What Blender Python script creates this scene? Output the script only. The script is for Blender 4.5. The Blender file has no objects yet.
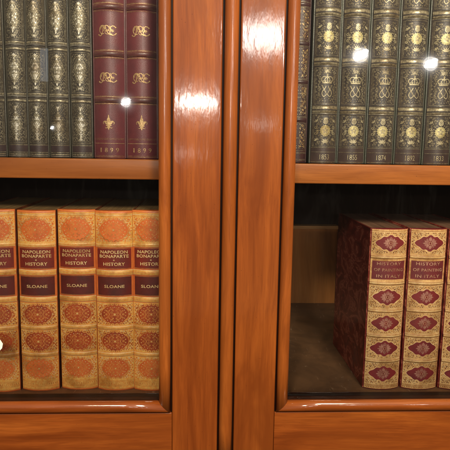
import bpy, bmesh, math, random
from mathutils import Vector, Matrix
from mathutils.geometry import tessellate_polygon

scene = bpy.context.scene
COL = scene.collection
SH = 1.0            # top of the lower shelf (world Z)
EYE = 1.408         # camera height
PI = math.pi

# ------------------------------------------------------------------ materials
def new_mat(name):
    m = bpy.data.materials.new(name); m.use_nodes = True
    nt = m.node_tree; nt.nodes.clear()
    out = nt.nodes.new('ShaderNodeOutputMaterial')
    b = nt.nodes.new('ShaderNodeBsdfPrincipled')
    nt.links.new(b.outputs[0], out.inputs[0])
    return m, nt, b

def N(nt, t, **kw):
    n = nt.nodes.new(t)
    for k, v in kw.items():
        if k in n.inputs: n.inputs[k].default_value = v
        else: setattr(n, k, v)
    return n

def coords(nt, scale=(1, 1, 1), kind='Object', perobj=True, rot=(0, 0, 0)):
    tc = N(nt, 'ShaderNodeTexCoord')
    mp = N(nt, 'ShaderNodeMapping'); mp.inputs['Scale'].default_value = scale
    mp.inputs['Rotation'].default_value = rot
    src = tc.outputs[kind]
    if perobj:
        oi = N(nt, 'ShaderNodeObjectInfo')
        add = N(nt, 'ShaderNodeVectorMath', operation='ADD')
        mul = N(nt, 'ShaderNodeMath', operation='MULTIPLY'); mul.inputs[1].default_value = 7.3
        nt.links.new(oi.outputs['Random'], mul.inputs[0])
        nt.links.new(src, add.inputs[0]); nt.links.new(mul.outputs[0], add.inputs[1])
        src = add.outputs[0]
    nt.links.new(src, mp.inputs[0])
    return mp.outputs[0]

def noise(nt, vec, scale, detail=4, rough=.55, dist=0):
    n = N(nt, 'ShaderNodeTexNoise', Scale=scale, Detail=detail, Roughness=rough, Distortion=dist)
    nt.links.new(vec, n.inputs['Vector']); return n.outputs['Fac']

def ramp(nt, fac, stops):
    r = N(nt, 'ShaderNodeValToRGB'); e = r.color_ramp.elements
    while len(e) < len(stops): e.new(.5)
    for i, (p, c) in enumerate(stops):
        e[i].position = p; e[i].color = (*c, 1) if len(c) == 3 else c
    nt.links.new(fac, r.inputs[0]); return r.outputs[0]

def mix(nt, fac, a, b, mode='MIX'):
    m = N(nt, 'ShaderNodeMix', data_type='RGBA', blend_type=mode)
    for s, v in ((m.inputs[0], fac), (m.inputs[6], a), (m.inputs[7], b)):
        if isinstance(v, (int, float)): s.default_value = v
        elif isinstance(v, tuple): s.default_value = (*v, 1)
        else: nt.links.new(v, s)
    return m.outputs[2]

def bump(nt, h, strength, dist=.001):
    b = N(nt, 'ShaderNodeBump', Strength=strength, Distance=dist)
    nt.links.new(h, b.inputs['Height']); return b.outputs[0]

def leather(name, c, c2=None, rough=.4, grain=900, bs=.5, coat=.0, wear=None):
    m, nt, b = new_mat(name); L = nt.links.new
    v = coords(nt); c2 = c2 or tuple(x * .6 for x in c)
    n1 = noise(nt, v, 45, 6, .65)
    col = ramp(nt, n1, [(.32, c2), (.62, c)])
    if wear:
        n3 = noise(nt, v, 320, 3, .7)
        col = mix(nt, ramp(nt, n3, [(.62, (0, 0, 0)), (.74, (1, 1, 1))]), col, wear)
    L(col, b.inputs['Base Color'])
    n2 = noise(nt, v, grain, 3, .6)
    L(bump(nt, n2, bs, .0006), b.inputs['Normal'])
    r = ramp(nt, n1, [(.3, (rough + .12,) * 3), (.7, (rough - .06,) * 3)]); L(r, b.inputs['Roughness'])
    b.inputs['Coat Weight'].default_value = coat; b.inputs['Coat Roughness'].default_value = .2
    return m

def gilt(name, c, c2, metal=.35, rough=.36, sc=160, lo=.38, hi=.6):
    m, nt, b = new_mat(name); L = nt.links.new
    v = coords(nt)
    n1 = noise(nt, v, sc, 5, .7)
    f = ramp(nt, n1, [(lo, (0, 0, 0)), (hi, (1, 1, 1))])
    rub = ramp(nt, noise(nt, v, 24, 5, .65), [(.34, (.62, .54, .46)), (.52, (1, 1, 1)), (.72, (1, 1, 1))])
    L(mix(nt, 1.0, mix(nt, f, c2, c), rub, 'MULTIPLY'), b.inputs['Base Color'])
    b.inputs['Metallic'].default_value = metal; b.inputs['Roughness'].default_value = rough
    L(bump(nt, noise(nt, v, 700, 3), .5, .0004), b.inputs['Normal'])
    return m

def wood(name, dark, mid, light, coat=.8, sheen_bump=.23, scale=1.0, axis='Z', off=0.0, coatr=.09):
    m, nt, b = new_mat(name); L = nt.links.new
    s = {'Z': (1, 1, .035), 'X': (.035, 1, 1)}[axis]
    tc = N(nt, 'ShaderNodeTexCoord')
    ad = N(nt, 'ShaderNodeVectorMath', operation='ADD'); ad.inputs[1].default_value = (off, off * .7, off * 1.3)
    L(tc.outputs['Object'], ad.inputs[0])
    # slow warp so that the grain leans and arches
    w = N(nt, 'ShaderNodeTexNoise', Scale=3.2 * scale, Detail=1.0)
    L(ad.outputs[0], w.inputs['Vector'])
    ws = N(nt, 'ShaderNodeVectorMath', operation='SCALE'); ws.inputs['Scale'].default_value = .055
    L(w.outputs['Color'], ws.inputs[0])
    a2 = N(nt, 'ShaderNodeVectorMath', operation='ADD'); L(ad.outputs[0], a2.inputs[0]); L(ws.outputs[0], a2.inputs[1])
    mp = N(nt, 'ShaderNodeMapping'); mp.inputs['Scale'].default_value = s; L(a2.outputs[0], mp.inputs[0])
    g1 = noise(nt, mp.outputs[0], 38 * scale, 6, .68, .2)
    g2 = noise(nt, mp.outputs[0], 260 * scale, 4, .65)
    mp3 = N(nt, 'ShaderNodeMapping')
    mp3.inputs['Scale'].default_value = {'Z': (1, 1, .018), 'X': (.018, 1, 1)}[axis]; L(ad.outputs[0], mp3.inputs[0])
    pores = noise(nt, mp3.outputs[0], 900 * scale, 2, .5)
    big = noise(nt, ad.outputs[0], 7, 3)
    c = ramp(nt, g1, [(.26, dark), (.48, mid), (.70, light)])
    c = mix(nt, ramp(nt, g2, [(.35, (.34,) * 3), (.55, (0,) * 3)]), c, dark)
    c = mix(nt, ramp(nt, pores, [(.55, (0,) * 3), (.66, (.3,) * 3)]), c, tuple(x * .55 for x in dark))
    mpf = N(nt, 'ShaderNodeMapping'); mpf.inputs['Scale'].default_value = {'Z': (1, 1, .16), 'X': (.16, 1, 1)}[axis]; L(a2.outputs[0], mpf.inputs[0])
    fig = noise(nt, mpf.outputs[0], 15 * scale, 4, .55, 1.3)
    c = mix(nt, ramp(nt, fig, [(.36, (.78,) * 3), (.50, (.2,) * 3), (.60, (0,) * 3)]), c, tuple(x * y for x, y in zip(mid, (.46, .38, .34))))
    c = mix(nt, ramp(nt, big, [(.35, (.4,) * 3), (.65, (0,) * 3)]), c, tuple(x * .72 for x in mid))
    spk = noise(nt, ad.outputs[0], 420, 2, .5)
    c = mix(nt, ramp(nt, spk, [(.72, (0,) * 3), (.78, (.6,) * 3)]), c, tuple(x * .25 for x in dark))
    L(c, b.inputs['Base Color'])
    b.inputs['Roughness'].default_value = .42
    b.inputs['Coat Weight'].default_value = coat
    b.inputs['Coat Roughness'].default_value = coatr; b.inputs['Coat IOR'].default_value = 1.58
    b.inputs['Specular IOR Level'].default_value = .12
    # french polish: faint vertical waviness and pores in the lacquer
    mp2 = N(nt, 'ShaderNodeMapping')
    mp2.inputs['Scale'].default_value = {'Z': (1, 1, .22), 'X': (.22, 1, 1)}[axis]; L(ad.outputs[0], mp2.inputs[0])
    h = noise(nt, mp2.outputs[0], 170, 3, .55)
    bn = bump(nt, h, sheen_bump, .0006)
    L(bn, b.inputs['Coat Normal'])
    L(bump(nt, g2, .15, .0005), b.inputs['Normal'])
    return m

def glass_mat():
    m = bpy.data.materials.new('cabinet_glass'); m.use_nodes = True
    nt = m.node_tree; nt.nodes.clear(); L = nt.links.new
    out = N(nt, 'ShaderNodeOutputMaterial')
    tr = N(nt, 'ShaderNodeBsdfTransparent'); tr.inputs[0].default_value = (.97, .98, .97, 1)
    gl = N(nt, 'ShaderNodeBsdfGlossy', Roughness=.012)
    fr = N(nt, 'ShaderNodeFresnel', IOR=1.5)
    tc = N(nt, 'ShaderNodeTexCoord')
    # old drawn glass is never quite flat
    nz = noise(nt, tc.outputs['Object'], 9, 0)
    L(bump(nt, nz, .09, .003), gl.inputs['Normal'])
    mx = N(nt, 'ShaderNodeMixShader'); L(fr.outputs[0], mx.inputs[0]); L(tr.outputs[0], mx.inputs[1]); L(gl.outputs[0], mx.inputs[2])
    # finger smears and dust
    df = N(nt, 'ShaderNodeBsdfDiffuse'); df.inputs[0].default_value = (.75, .75, .72, 1)
    mp = N(nt, 'ShaderNodeMapping'); mp.inputs['Scale'].default_value = (1, 1, .25); L(tc.outputs['Object'], mp.inputs[0])
    sm = ramp(nt, noise(nt, mp.outputs[0], 30, 6, .7, 1.5), [(.5, (.0003,) * 3), (.80, (.004,) * 3)])
    mx2 = N(nt, 'ShaderNodeMixShader'); L(sm, mx2.inputs[0]); L(mx.outputs[0], mx2.inputs[1]); L(df.outputs[0], mx2.inputs[2])
    L(mx2.outputs[0], out.inputs[0])
    return m

def paper_mat(name, c, c2):
    m, nt, b = new_mat(name); L = nt.links.new
    v = coords(nt, (1, .012, .012))
    n = noise(nt, v, 420, 4, .8)
    L(ramp(nt, n, [(.35, c2), (.65, c)]), b.inputs['Base Color']); b.inputs['Roughness'].default_value = .6
    L(bump(nt, n, .5, .0006), b.inputs['Normal'])
    return m

def marbled(name, c, c2, c3):
    m, nt, b = new_mat(name); L = nt.links.new
    v = coords(nt, (1, 1, 2.0))
    n = noise(nt, v, 16, 5, .6, 2.2)
    col = ramp(nt, n, [(.35, c2), (.52, c), (.58, c3), (.63, c)])
    L(col, b.inputs['Base Color']); b.inputs['Roughness'].default_value = .35
    L(bump(nt, noise(nt, v, 300, 4), .3, .0006), b.inputs['Normal'])
    return m

def dusty_board(name, c, c2, dust):
    m, nt, b = new_mat(name); L = nt.links.new
    v = coords(nt, perobj=False)
    n = noise(nt, v, 14, 7, .7, .5)
    col = ramp(nt, n, [(.3, c2), (.65, c)])
    v2 = coords(nt, (1, .25, 1), perobj=False, rot=(0, 0, .5))
    sc = noise(nt, v2, 120, 3, .7, .4)
    col = mix(nt, ramp(nt, sc, [(.63, (0,) * 3), (.72, (.5,) * 3)]), col, dust)
    L(col, b.inputs['Base Color']); b.inputs['Roughness'].default_value = .55
    L(bump(nt, noise(nt, v, 90, 5), .25, .001), b.inputs['Normal'])
    return m

M = {}
MAH = ((.122, .025, .004), (.25, .060, .009), (.37, .105, .016))
M['mahogany'] = wood('polished_mahogany', *MAH, off=0.4)
M['mahogany2'] = wood('polished_mahogany_lighter', (.132, .028, .004), (.262, .066, .010), (.385, .112, .018), off=3.7)
M['mahogany_bead'] = wood('polished_mahogany_moulding', (.150, .034, .005), (.30, .079, .012), (.41, .125, .022), off=8.1, coatr=.16)
M['mahogany_rail'] = wood('polished_mahogany_rail', *MAH, axis='X', off=1.9)
M['shelf_wood'] = wood('shelf_lipping', (.29, .082, .015), (.44, .142, .030), (.53, .185, .044), coat=.25, axis='X', off=5.3, coatr=.25)
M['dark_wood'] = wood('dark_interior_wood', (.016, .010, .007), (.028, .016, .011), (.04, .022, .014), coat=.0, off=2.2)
M['quirk'] = wood('groove_shade_wood', (.012, .004, .002), (.018, .006, .003), (.025, .008, .003), coat=.0, off=2.2)  # near-black: the shade of the grooves is put into the colour
M['floor_board'] = dusty_board('dusty_shelf_board', (.25, .13, .062), (.12, .064, .034), (.55, .38, .25))
M['plank'] = wood('bare_plank', (.62, .22, .055), (.76, .30, .08), (.82, .38, .11), coat=0, off=6.1)
M['plank_edge'] = wood('bare_plank_edge', (.72, .34, .12), (.8, .42, .16), (.85, .48, .2), coat=0, axis='X', off=4.4)
M['glass'] = glass_mat()
M['tag'] = leather('white_card', (.86, .85, .82), (.80, .79, .76), rough=.7, bs=.1)

# tan calf set
M['calf'] = leather('orange_tan_calf', (.84, .22, .050), (.64, .13, .028), rough=.38, grain=700, bs=.35, coat=.15)
M['calf_dark'] = leather('red_brown_calf', (.52, .095, .026), (.30, .050, .018), rough=.38, grain=700, bs=.35, coat=.15)
M['calf_lab'] = leather('maroon_title_leather', (.25, .028, .018), (.155, .017, .012), rough=.4, grain=900, bs=.35, coat=.1)
M['calf_lab2'] = leather('dark_maroon_title_leather', (.135, .017, .016), (.075, .010, .010), rough=.4, grain=900, bs=.35, coat=.1)
M['gold_field'] = gilt('gilt_ground', (.98, .60, .165), (.93, .40, .075), metal=.04, rough=.36, sc=230)
M['gold_bright'] = gilt('bright_gilt', (.98, .80, .44), (.94, .64, .26), metal=.1, rough=.2)  # whitened gilt: the glints on the bands are put into this colour
M['gold_old'] = gilt('rubbed_gilt', (.86, .42, .11), (.66, .22, .055), metal=.06, rough=.4)
M['calf_board'] = leather('calf_board', (.22, .065, .02), (.13, .035, .012), rough=.5)
M['page_tan'] = paper_mat('gilt_page_edge', (.34, .215, .085), (.17, .10, .04))
# maroon and gold set
M['mor'] = leather('maroon_morocco', (.235, .026, .030), (.15, .016, .020), rough=.42, grain=1000, bs=.5)
M['mor_lab'] = leather('plum_title_leather', (.20, .030, .036), (.135, .020, .026), rough=.45, grain=1000, bs=.4)
M['mor_field'] = gilt('pale_gilt_ground', (.86, .55, .23), (.62, .32, .115), metal=.06, rough=.42, sc=210)
M['mor_line'] = gilt('pale_gilt_line', (.95, .76, .42), (.80, .52, .22), metal=.1, rough=.33)
M['mor_ink'] = leather('dark_brown_tooling', (.22, .08, .03), (.14, .05, .02), rough=.5)
M['mor_fleur'] = gilt('dusty_pink_tooling', (.54, .28, .22), (.36, .13, .11), metal=.2, rough=.4)
M['mor_letter'] = gilt('rubbed_letter_gilt', (.78, .52, .34), (.52, .28, .18), metal=.15, rough=.35)
M['marbled'] = marbled('dark_marbled_board', (.26, .034, .024), (.14, .018, .014), (.52, .15, .10))
M['page_brown'] = paper_mat('brown_page_edge', (.24, .125, .075), (.09, .045, .026))
# dark olive set
M['olive'] = leather('dark_olive_morocco', (.052, .044, .035), (.022, .018, .016), rough=.4, grain=900, bs=.6, wear=(.20, .18, .135))
M['olive_strip'] = leather('purple_brown_strip', (.060, .040, .042), (.036, .024, .026), rough=.38, grain=900, bs=.4)
M['olive_gold'] = gilt('dulled_gilt', (.42, .38, .27), (.13, .11, .075), metal=.4, rough=.36, sc=300)
M['olive_pale'] = gilt('silvered_gilt', (.76, .74, .66), (.44, .40, .30), metal=.4, rough=.34, sc=300)
M['olive_board'] = leather('olive_board', (.070, .066, .046), (.036, .034, .024), rough=.35, coat=.3)
# maroon dated pair
M['wine'] = leather('wine_morocco', (.135, .028, .036), (.092, .019, .026), rough=.36, grain=1100, bs=.45, coat=.2)
M['wine_dark'] = leather('wine_morocco_band', (.10, .024, .026), (.06, .015, .018), rough=.36, grain=1100, bs=.45, coat=.2)
M['wine_gold'] = gilt('antique_gilt', (.66, .48, .23), (.40, .24, .12), metal=.4, rough=.33, sc=300)
M['wine_line'] = gilt('faint_gilt_line', (.34, .20, .10), (.18, .07, .05), metal=.3, rough=.4, sc=300)
# dated set with crowns
M['umber'] = leather('umber_morocco', (.055, .044, .040), (.024, .019, .018), rough=.33, grain=900, bs=.7, coat=.3, wear=(.17, .145, .10))
M['umber_strip'] = leather('plain_umber_strip', (.066, .045, .041), (.040, .027, .026), rough=.36, grain=900, bs=.4, coat=.15)
M['umber_gold'] = gilt('bronzed_gilt', (.40, .35, .235), (.15, .125, .085), metal=.4, rough=.36, sc=300)
M['umber_pale'] = gilt('pale_bronze_gilt', (.56, .50, .33), (.30, .255, .16), metal=.4, rough=.34, sc=300)
M['rosette'] = gilt('yellow_gilt_rosette', (.70, .63, .31), (.52, .44, .20), metal=.35, rough=.36, sc=300)
M['umber_board'] = leather('grey_green_board', (.060, .066, .046), (.032, .036, .026), rough=.3, coat=.4)
M['page_dark'] = paper_mat('dusty_page_edge', (.20, .15, .09), (.10, .07, .045))
M['black_mor'] = leather('black_red_morocco', (.050, .018, .018), (.028, .010, .012), rough=.36, grain=900, bs=.5, coat=.15)

# ------------------------------------------------------------------ object helpers
def link(name, me, mats, parent=None, loc=None):
    o = bpy.data.objects.new(name, me); COL.objects.link(o)
    for m in mats: me.materials.append(m)
    if parent is not None: o.parent = parent
    if loc is not None: o.location = loc
    return o

def obj_bm(name, bm, mats, parent=None, loc=None, smooth=False):
    me = bpy.data.meshes.new(name)
    bmesh.ops.recalc_face_normals(bm, faces=bm.faces[:])
    if smooth:
        for f in bm.faces: f.smooth = True
    bm.to_mesh(me); bm.free()
    return link(name, me, mats if isinstance(mats, (list, tuple)) else [mats], parent, loc)

def box(bm, x0, x1, y0, y1, z0, z1, bev=0.0, seg=2):
    t = bmesh.new()
    v = [t.verts.new((x, y, z)) for x in (x0, x1) for y in (y0, y1) for z in (z0, z1)]
    for f in ((0, 1, 3, 2), (4, 6, 7, 5), (0, 4, 5, 1), (2, 3, 7, 6), (0, 2, 6, 4), (1, 5, 7, 3)):
        t.faces.new([v[i] for i in f])
    if bev: bmesh.ops.bevel(t, geom=t.edges[:], offset=bev, segments=seg, affect='EDGES', profile=.6)
    me = bpy.data.meshes.new('tmp'); t.to_mesh(me); t.free(); bm.from_mesh(me); bpy.data.meshes.remove(me)

def prism(bm, prof, a0, a1, axis='Z', n=1):
    """profile [(p,q)] extruded; axis Z: (x,y) profile, axis X: (y,z) profile"""
    rings = []
    for i in range(n + 1):
        a = a0 + (a1 - a0) * i / n
        rings.append([bm.verts.new((p, q, a) if axis == 'Z' else (a, p, q)) for p, q in prof])
    k = len(prof)
    for r, s in zip(rings, rings[1:]):
        for i in range(k): bm.faces.new((r[i], r[(i + 1) % k], s[(i + 1) % k], s[i]))
    bm.faces.new(rings[0][::-1]); bm.faces.new(rings[-1])

def empty(name, loc, label, cat, group=None, rz=0.0):
    o = bpy.data.objects.new(name, None); COL.objects.link(o)
    o.location = loc; o.rotation_euler = (0, 0, rz); o.empty_display_size = .02
    o['label'] = label; o['category'] = cat
    if group: o['group'] = group
    return o

def copy_tree(o, parent=None):
    c = o.copy(); COL.objects.link(c)
    if parent is not None: c.parent = parent
    for ch in list(o.children): copy_tree(ch, c)
    return c

# ------------------------------------------------------------------ bookcase
case = empty('bookcase', (0, .3, .86), 'polished mahogany bookcase with two glazed doors meeting at a rounded centre moulding', 'bookcase')
def part(name, bm, mats, parent=case, smooth=False):
    """bm in world coordinates; parent sits at its own place"""
    o = obj_bm(name, bm, mats, parent, smooth=smooth)
    p = parent; off = Vector((0, 0, 0))
    while p is not None: off += p.location; p = p.parent
    o.location = -off
    return o

XO = .64; ZT = EYE + .42; ZB = EYE - .56
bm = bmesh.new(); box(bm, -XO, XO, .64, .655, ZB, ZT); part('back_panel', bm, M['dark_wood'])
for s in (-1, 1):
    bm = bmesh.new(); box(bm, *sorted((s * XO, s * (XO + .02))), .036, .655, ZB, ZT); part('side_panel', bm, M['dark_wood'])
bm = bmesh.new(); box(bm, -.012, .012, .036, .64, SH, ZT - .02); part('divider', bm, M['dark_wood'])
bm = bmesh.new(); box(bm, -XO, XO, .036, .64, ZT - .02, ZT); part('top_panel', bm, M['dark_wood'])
bm = bmesh.new(); box(bm, -XO, XO, .036, .64, ZB, ZB + .06, .002); part('plinth', bm, M['mahogany_rail'])
# lower board (bottom of the glazed part), one board through both bays
bm = bmesh.new(); box(bm, -XO, XO, .034, .64, SH - .03, SH, .0015); part('bottom_board', bm, M['floor_board'])
# two upper shelves with a lighter lipping
for x0, x1, zt in ((-XO, -.012, EYE - .0232), (.012, XO, EYE - .0262)):
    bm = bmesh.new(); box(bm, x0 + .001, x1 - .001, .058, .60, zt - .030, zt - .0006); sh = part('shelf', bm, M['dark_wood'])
    bm = bmesh.new(); box(bm, x0 + .001, x1 - .001, .043, .0578, zt - .0312, zt, .0022, 3); part('lipping', bm, M['shelf_wood'], sh, True)

def arc_bead(xc, r, depth, n=14, base=.0):
    """half round profile on the plane y=base, nose towards -y"""
    p = [(xc - r, base + .004)]
    for i in range(n + 1):
        a = PI * i / n
        p.append((xc - r * math.cos(a), base - depth * math.sin(a)))
    p.append((xc + r, base + .004)); return p

ZD0, ZD1 = EYE - .505, EYE + .36          # door bottom and top
RB = EYE - .398                           # top of the bottom rail
RT = EYE + .275
def door(side, m_stile):
    d = bpy.data.objects.new('door', None); COL.objects.link(d); d.parent = case; d.empty_display_size = .02
    d.location = Vector((side * .60, .02, EYE)) - case.location
    xs = sorted
    if side < 0: flat = (-.0832, -.0118); bead = -.0948; q = (-.0857, -.0832)
    else: flat = (.0142, .0789); bead = .0903; q = (.0789, .0814)
    # meeting stile: flat face, quirk, and the glass rebate behind the bead
    bm = bmesh.new(); box(bm, flat[0], flat[1], 0, .030, ZD0, ZD1, .0026, 4)
    part('stile', bm, m_stile, d)
    bm = bmesh.new(); box(bm, *(xs((q[0], q[1]))), .0035, .029, RB - .0205, RT + .0205); 
    part('quirk_groove', bm, M['quirk'], d)
    ge = bead + side * .0092                                  # glass edge of the bead: corners are mitred here
    bm = bmesh.new(); prism(bm, [(x, y) for x, y in arc_bead(bead, .0090, .0080)], RB, RT, 'Z', 12)
    for v in bm.verts:
        if abs(v.co.z - RB) < 1e-6: v.co.z -= abs(v.co.x - ge)
        elif abs(v.co.z - RT) < 1e-6: v.co.z += abs(v.co.x - ge)
    part('bead_moulding', bm, M['mahogany_bead'], d, True)
    bx0, bx1 = bead - .0092, bead + .0092
    bm = bmesh.new(); box(bm, bx0, bx1, .0045, .029, RB + .0003, RT - .0003); part('glazing_rebate', bm, M['quirk'], d)
    # hanging stile far outside
    xo = side * .60
    bm = bmesh.new(); box(bm, *xs((xo, xo - side * .08)), 0, .030, ZD0, ZD1, .0012); part('stile', bm, m_stile, d)
    # rails butt between the stiles
    r0, r1 = xs((flat[0] - .0003 if side < 0 else flat[1] + .0003, xo - side * .0802))
    bm = bmesh.new(); box(bm, r0, r1, .0006, .0295, ZD0, RB - .0206, .0012); part('rail', bm, M['mahogany_rail'], d)
    bm = bmesh.new(); box(bm, r0, r1, .0006, .0295, RT + .0206, ZD1, .0012); part('rail', bm, M['mahogany_rail'], d)
    # beads along the rails
    for zc in (RB - .0092, RT + .0092):
        pr = [(y, z) for z, y in [(a, b) for a, b in arc_bead(zc, .0088, .0078)]]
        h0, h1 = xs((ge, xo - side * .0802)); zi = RB if zc < RB else RT
        bm = bmesh.new(); prism(bm, pr, h0, h1, 'X', 8)
        for v in bm.verts:
            if abs(v.co.x - ge) < 1e-6: v.co.x -= side * abs(v.co.z - zi)
        part('bead_moulding', bm, M['mahogany_rail'], d, True)
        zq = zc - .0115 if zc < RB else zc - .009
        bm = bmesh.new(); box(bm, r0, r1, .0045, .0285, zq, zq + .0205); part('glazing_rebate', bm, M['quirk'], d)
    g0, g1 = xs((bead + side * .0094, xo - side * .0805))
    bm = bmesh.new()
    vs = [bm.verts.new(p) for p in ((g0, .014, RB + .0005), (g1, .014, RB + .0005), (g1, .014, RT - .0005), (g0, .014, RT - .0005))]
    bm.faces.new(vs)
    part('glass_pane', bm, M['glass'], d)
    return d
dl = door(-1, M['mahogany']); dr = door(1, M['mahogany2'])
# the rounded centre moulding (astragal) rides on the left door
bm = bmesh.new(); prism(bm, arc_bead(.0012, .0102, .0100, 18), ZD0, ZD1, 'Z', 14); part('centre_moulding', bm, M['mahogany_bead'], dl, True)
bm = bmesh.new(); box(bm, -.0116, .0140, .0055, .029, ZD0, ZD1); part('meeting_edge', bm, M['quirk'], dl)

# plank standing at the back of the right bay
pl = empty('wooden_board', (.262, .585, SH), 'plain brown wooden board standing upright at the back of the lower right shelf', 'board')
bm = bmesh.new(); box(bm, -.075, .054, -.008, .02, 0, .198, .0015); obj_bm('panel', bm, M['plank'], pl)
bm = bmesh.new(); box(bm, -.075, .055, -.012, .02, .1982, .207, .001); obj_bm('edge_strip', bm, M['plank_edge'], pl)

# white tag on the left pane
tg = bpy.data.objects.new('price_tag', None); bpy.data.objects.remove(tg)
bm = bmesh.new()
pr = [(-.026, 0), (.0, 0), (.0055, .006), (.007, .013), (.0035, .019), (-.002, .0245), (-.026, .0245)]
f = [bm.verts.new((x, 0, z)) for x, z in pr]; g = [bm.verts.new((x, .0008, z)) for x, z in pr]
bm.faces.new(f); bm.faces.new(g[::-1])
for i in range(len(pr)): bm.faces.new((f[i], f[(i + 1) % len(pr)], g[(i + 1) % len(pr)], g[i]))
tg = obj_bm('price_tag', bm, M['tag'], None, (-.3515, .0105, EYE - .3215))
tg['label'] = 'blank white price tag with clipped corner stuck on the left glass pane'; tg['category'] = 'tag'

# ------------------------------------------------------------------ ornament in the flat (millimetres)
class Orn:
    def __init__(s): s.items = []          # (verts2d, faces, slot, layer)
    def add(s, v, f, slot, layer): s.items.append((v, f, slot, layer))
    def rect(s, u0, u1, v0, v1, slot, layer=1, nu=14, nv=1):
        V = [(u0 + (u1 - u0) * i / nu, v0 + (v1 - v0) * j / nv) for j in range(nv + 1) for i in range(nu + 1)]
        F = [(j * (nu + 1) + i, j * (nu + 1) + i + 1, (j + 1) * (nu + 1) + i + 1, (j + 1) * (nu + 1) + i) for j in range(nv) for i in range(nu)]
        s.add(V, F, slot, layer)
    def col(s, uc, vc, a, hf, slot, layer=1, n=40):
        """shape given by its half-height at each column"""
        V = []; F = []
        for i in range(n + 1):
            t = -1 + 2 * i / n; h = hf(t)
            V += [(uc + a * t, vc - h), (uc + a * t, vc), (uc + a * t, vc + h)]
        for i in range(n):
            k = 3 * i
            F += [(k, k + 3, k + 4, k + 1), (k + 1, k + 4, k + 5, k + 2)]
        s.add(V, F, slot, layer)
    def disc(s, u, v, r, slot, layer=3, n=10, ry=None):
        ry = ry or r
        V = [(u, v)] + [(u + r * math.cos(2 * PI * i / n), v + ry * math.sin(2 * PI * i / n)) for i in range(n)]
        s.add(V, [(0, i + 1, (i + 1) % n + 1) for i in range(n)], slot, layer)
    @staticmethod
    def curve(pts, k=5):
        out = []; n = len(pts)
        for i in range(n - 1):
            p0, p1, p2, p3 = pts[max(i - 1, 0)], pts[i], pts[i + 1], pts[min(i + 2, n - 1)]
            for j in range(k):
                t = j / k
                out.append(tuple(.5 * (2 * b + (c - a) * t + (2 * a - 5 * b + 4 * c - d) * t * t + (3 * b - a - 3 * c + d) * t ** 3) for a, b, c, d in zip(p0, p1, p2, p3)))
        return out + [pts[-1]]
    def round(s, u, v, r, slot, layer=3): s.col(u, v, r, lambda t: r * math.sqrt(max(0, 1 - t * t)), slot, layer, 24)
    def stroke(s, pts, w, slot, layer=3, taper=False):
        if 3 < len(pts) < 9: pts = s.curve(pts)
        V = []; F = []; n = len(pts)
        for i, (x, y) in enumerate(pts):
            a = pts[max(i - 1, 0)]; b = pts[min(i + 1, n - 1)]
            dx, dy = b[0] - a[0], b[1] - a[1]; l = math.hypot(dx, dy) or 1
            ww = w / 2 * ((1 - .8 * i / (n - 1)) if taper else 1)
            V += [(x - dy / l * ww, y + dx / l * ww), (x + dy / l * ww, y - dx / l * ww)]
        for i in range(n - 1): F.append((2 * i, 2 * i + 1, 2 * i + 3, 2 * i + 2))
        s.add(V, F, slot, layer)
    def ring(s, u, v, r, w, slot, layer=3, n=20, ry=None):
        ry = ry or r
        s.stroke([(u + r * math.cos(2 * PI * i / n), v + ry * math.sin(2 * PI * i / n)) for i in range(n + 1)], w, slot, layer)
    def petal(s, u, v, ln, wd, ang, slot, layer=3, n=6):
        c, d = math.cos(ang), math.sin(ang); V = []
        pts = [(ln * i / n, wd / 2 * math.sin(PI * (i / n) ** .8)) for i in range(n + 1)]
        for x, y in pts: V += [(u + x * c - y * d, v + x * d + y * c), (u + x * c + y * d, v + x * d - y * c)]
        s.add(V, [(2 * i, 2 * i + 1, 2 * i + 3, 2 * i + 2) for i in range(n)], slot, layer)
    def scroll(s, u, v, r, ang, turns, w, slot, layer=3, flip=1, n=14, dot=True):
        pts = []
        for i in range(n + 1):
            t = i / n; a = ang + flip * 2 * PI * turns * t; rr = r * (1 - .78 * t)
            pts.append((u + rr * math.cos(a), v + rr * math.sin(a)))
        s.stroke(pts, w, slot, layer)
        if dot: s.disc(pts[-1][0], pts[-1][1], w * .95, slot, layer, 6)
    def mirror(s, start):
        for V, F, sl, la in list(s.items[start:]):
            s.add([(-x, y) for x, y in V], [tuple(f[::-1]) for f in F], sl, la)
    def mirror_v(s, start, vc):
        for V, F, sl, la in list(s.items[start:]):
            s.add([(x, 2 * vc - y) for x, y in V], [tuple(f[::-1]) for f in F], sl, la)
    def filigree(s, u0, u1, v0, v1, step, w, slot, layer, seed, skip=None):
        """small scrolls, leaves and dots filling a field (right half; mirror afterwards)"""
        rnd = random.Random(seed); v = v0 + step / 2; row = 0
        while v < v1:
            u = u0 + step / 2 + (step / 2 if row % 2 else 0)
            while u < u1 - step * .25:
                uu, vv = u + rnd.uniform(-.2, .2) * step, v + rnd.uniform(-.2, .2) * step
                if not (skip and skip(uu, vv)):
                    k = rnd.random()
                    if k < .55: s.scroll(uu, vv, step * .42, rnd.uniform(0, 6.28), rnd.uniform(.7, 1.2), w, slot, layer, rnd.choice((-1, 1)), 10)
                    elif k < .85:
                        a = rnd.uniform(0, 6.28)
                        for q in (-.8, 0, .8): s.petal(uu, vv, step * .5, step * .24, a + q, slot, layer, 4)
                    else: s.disc(uu, vv, step * .2, slot, layer, 7)
                u += step
            v += step * .85; row += 1
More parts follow.
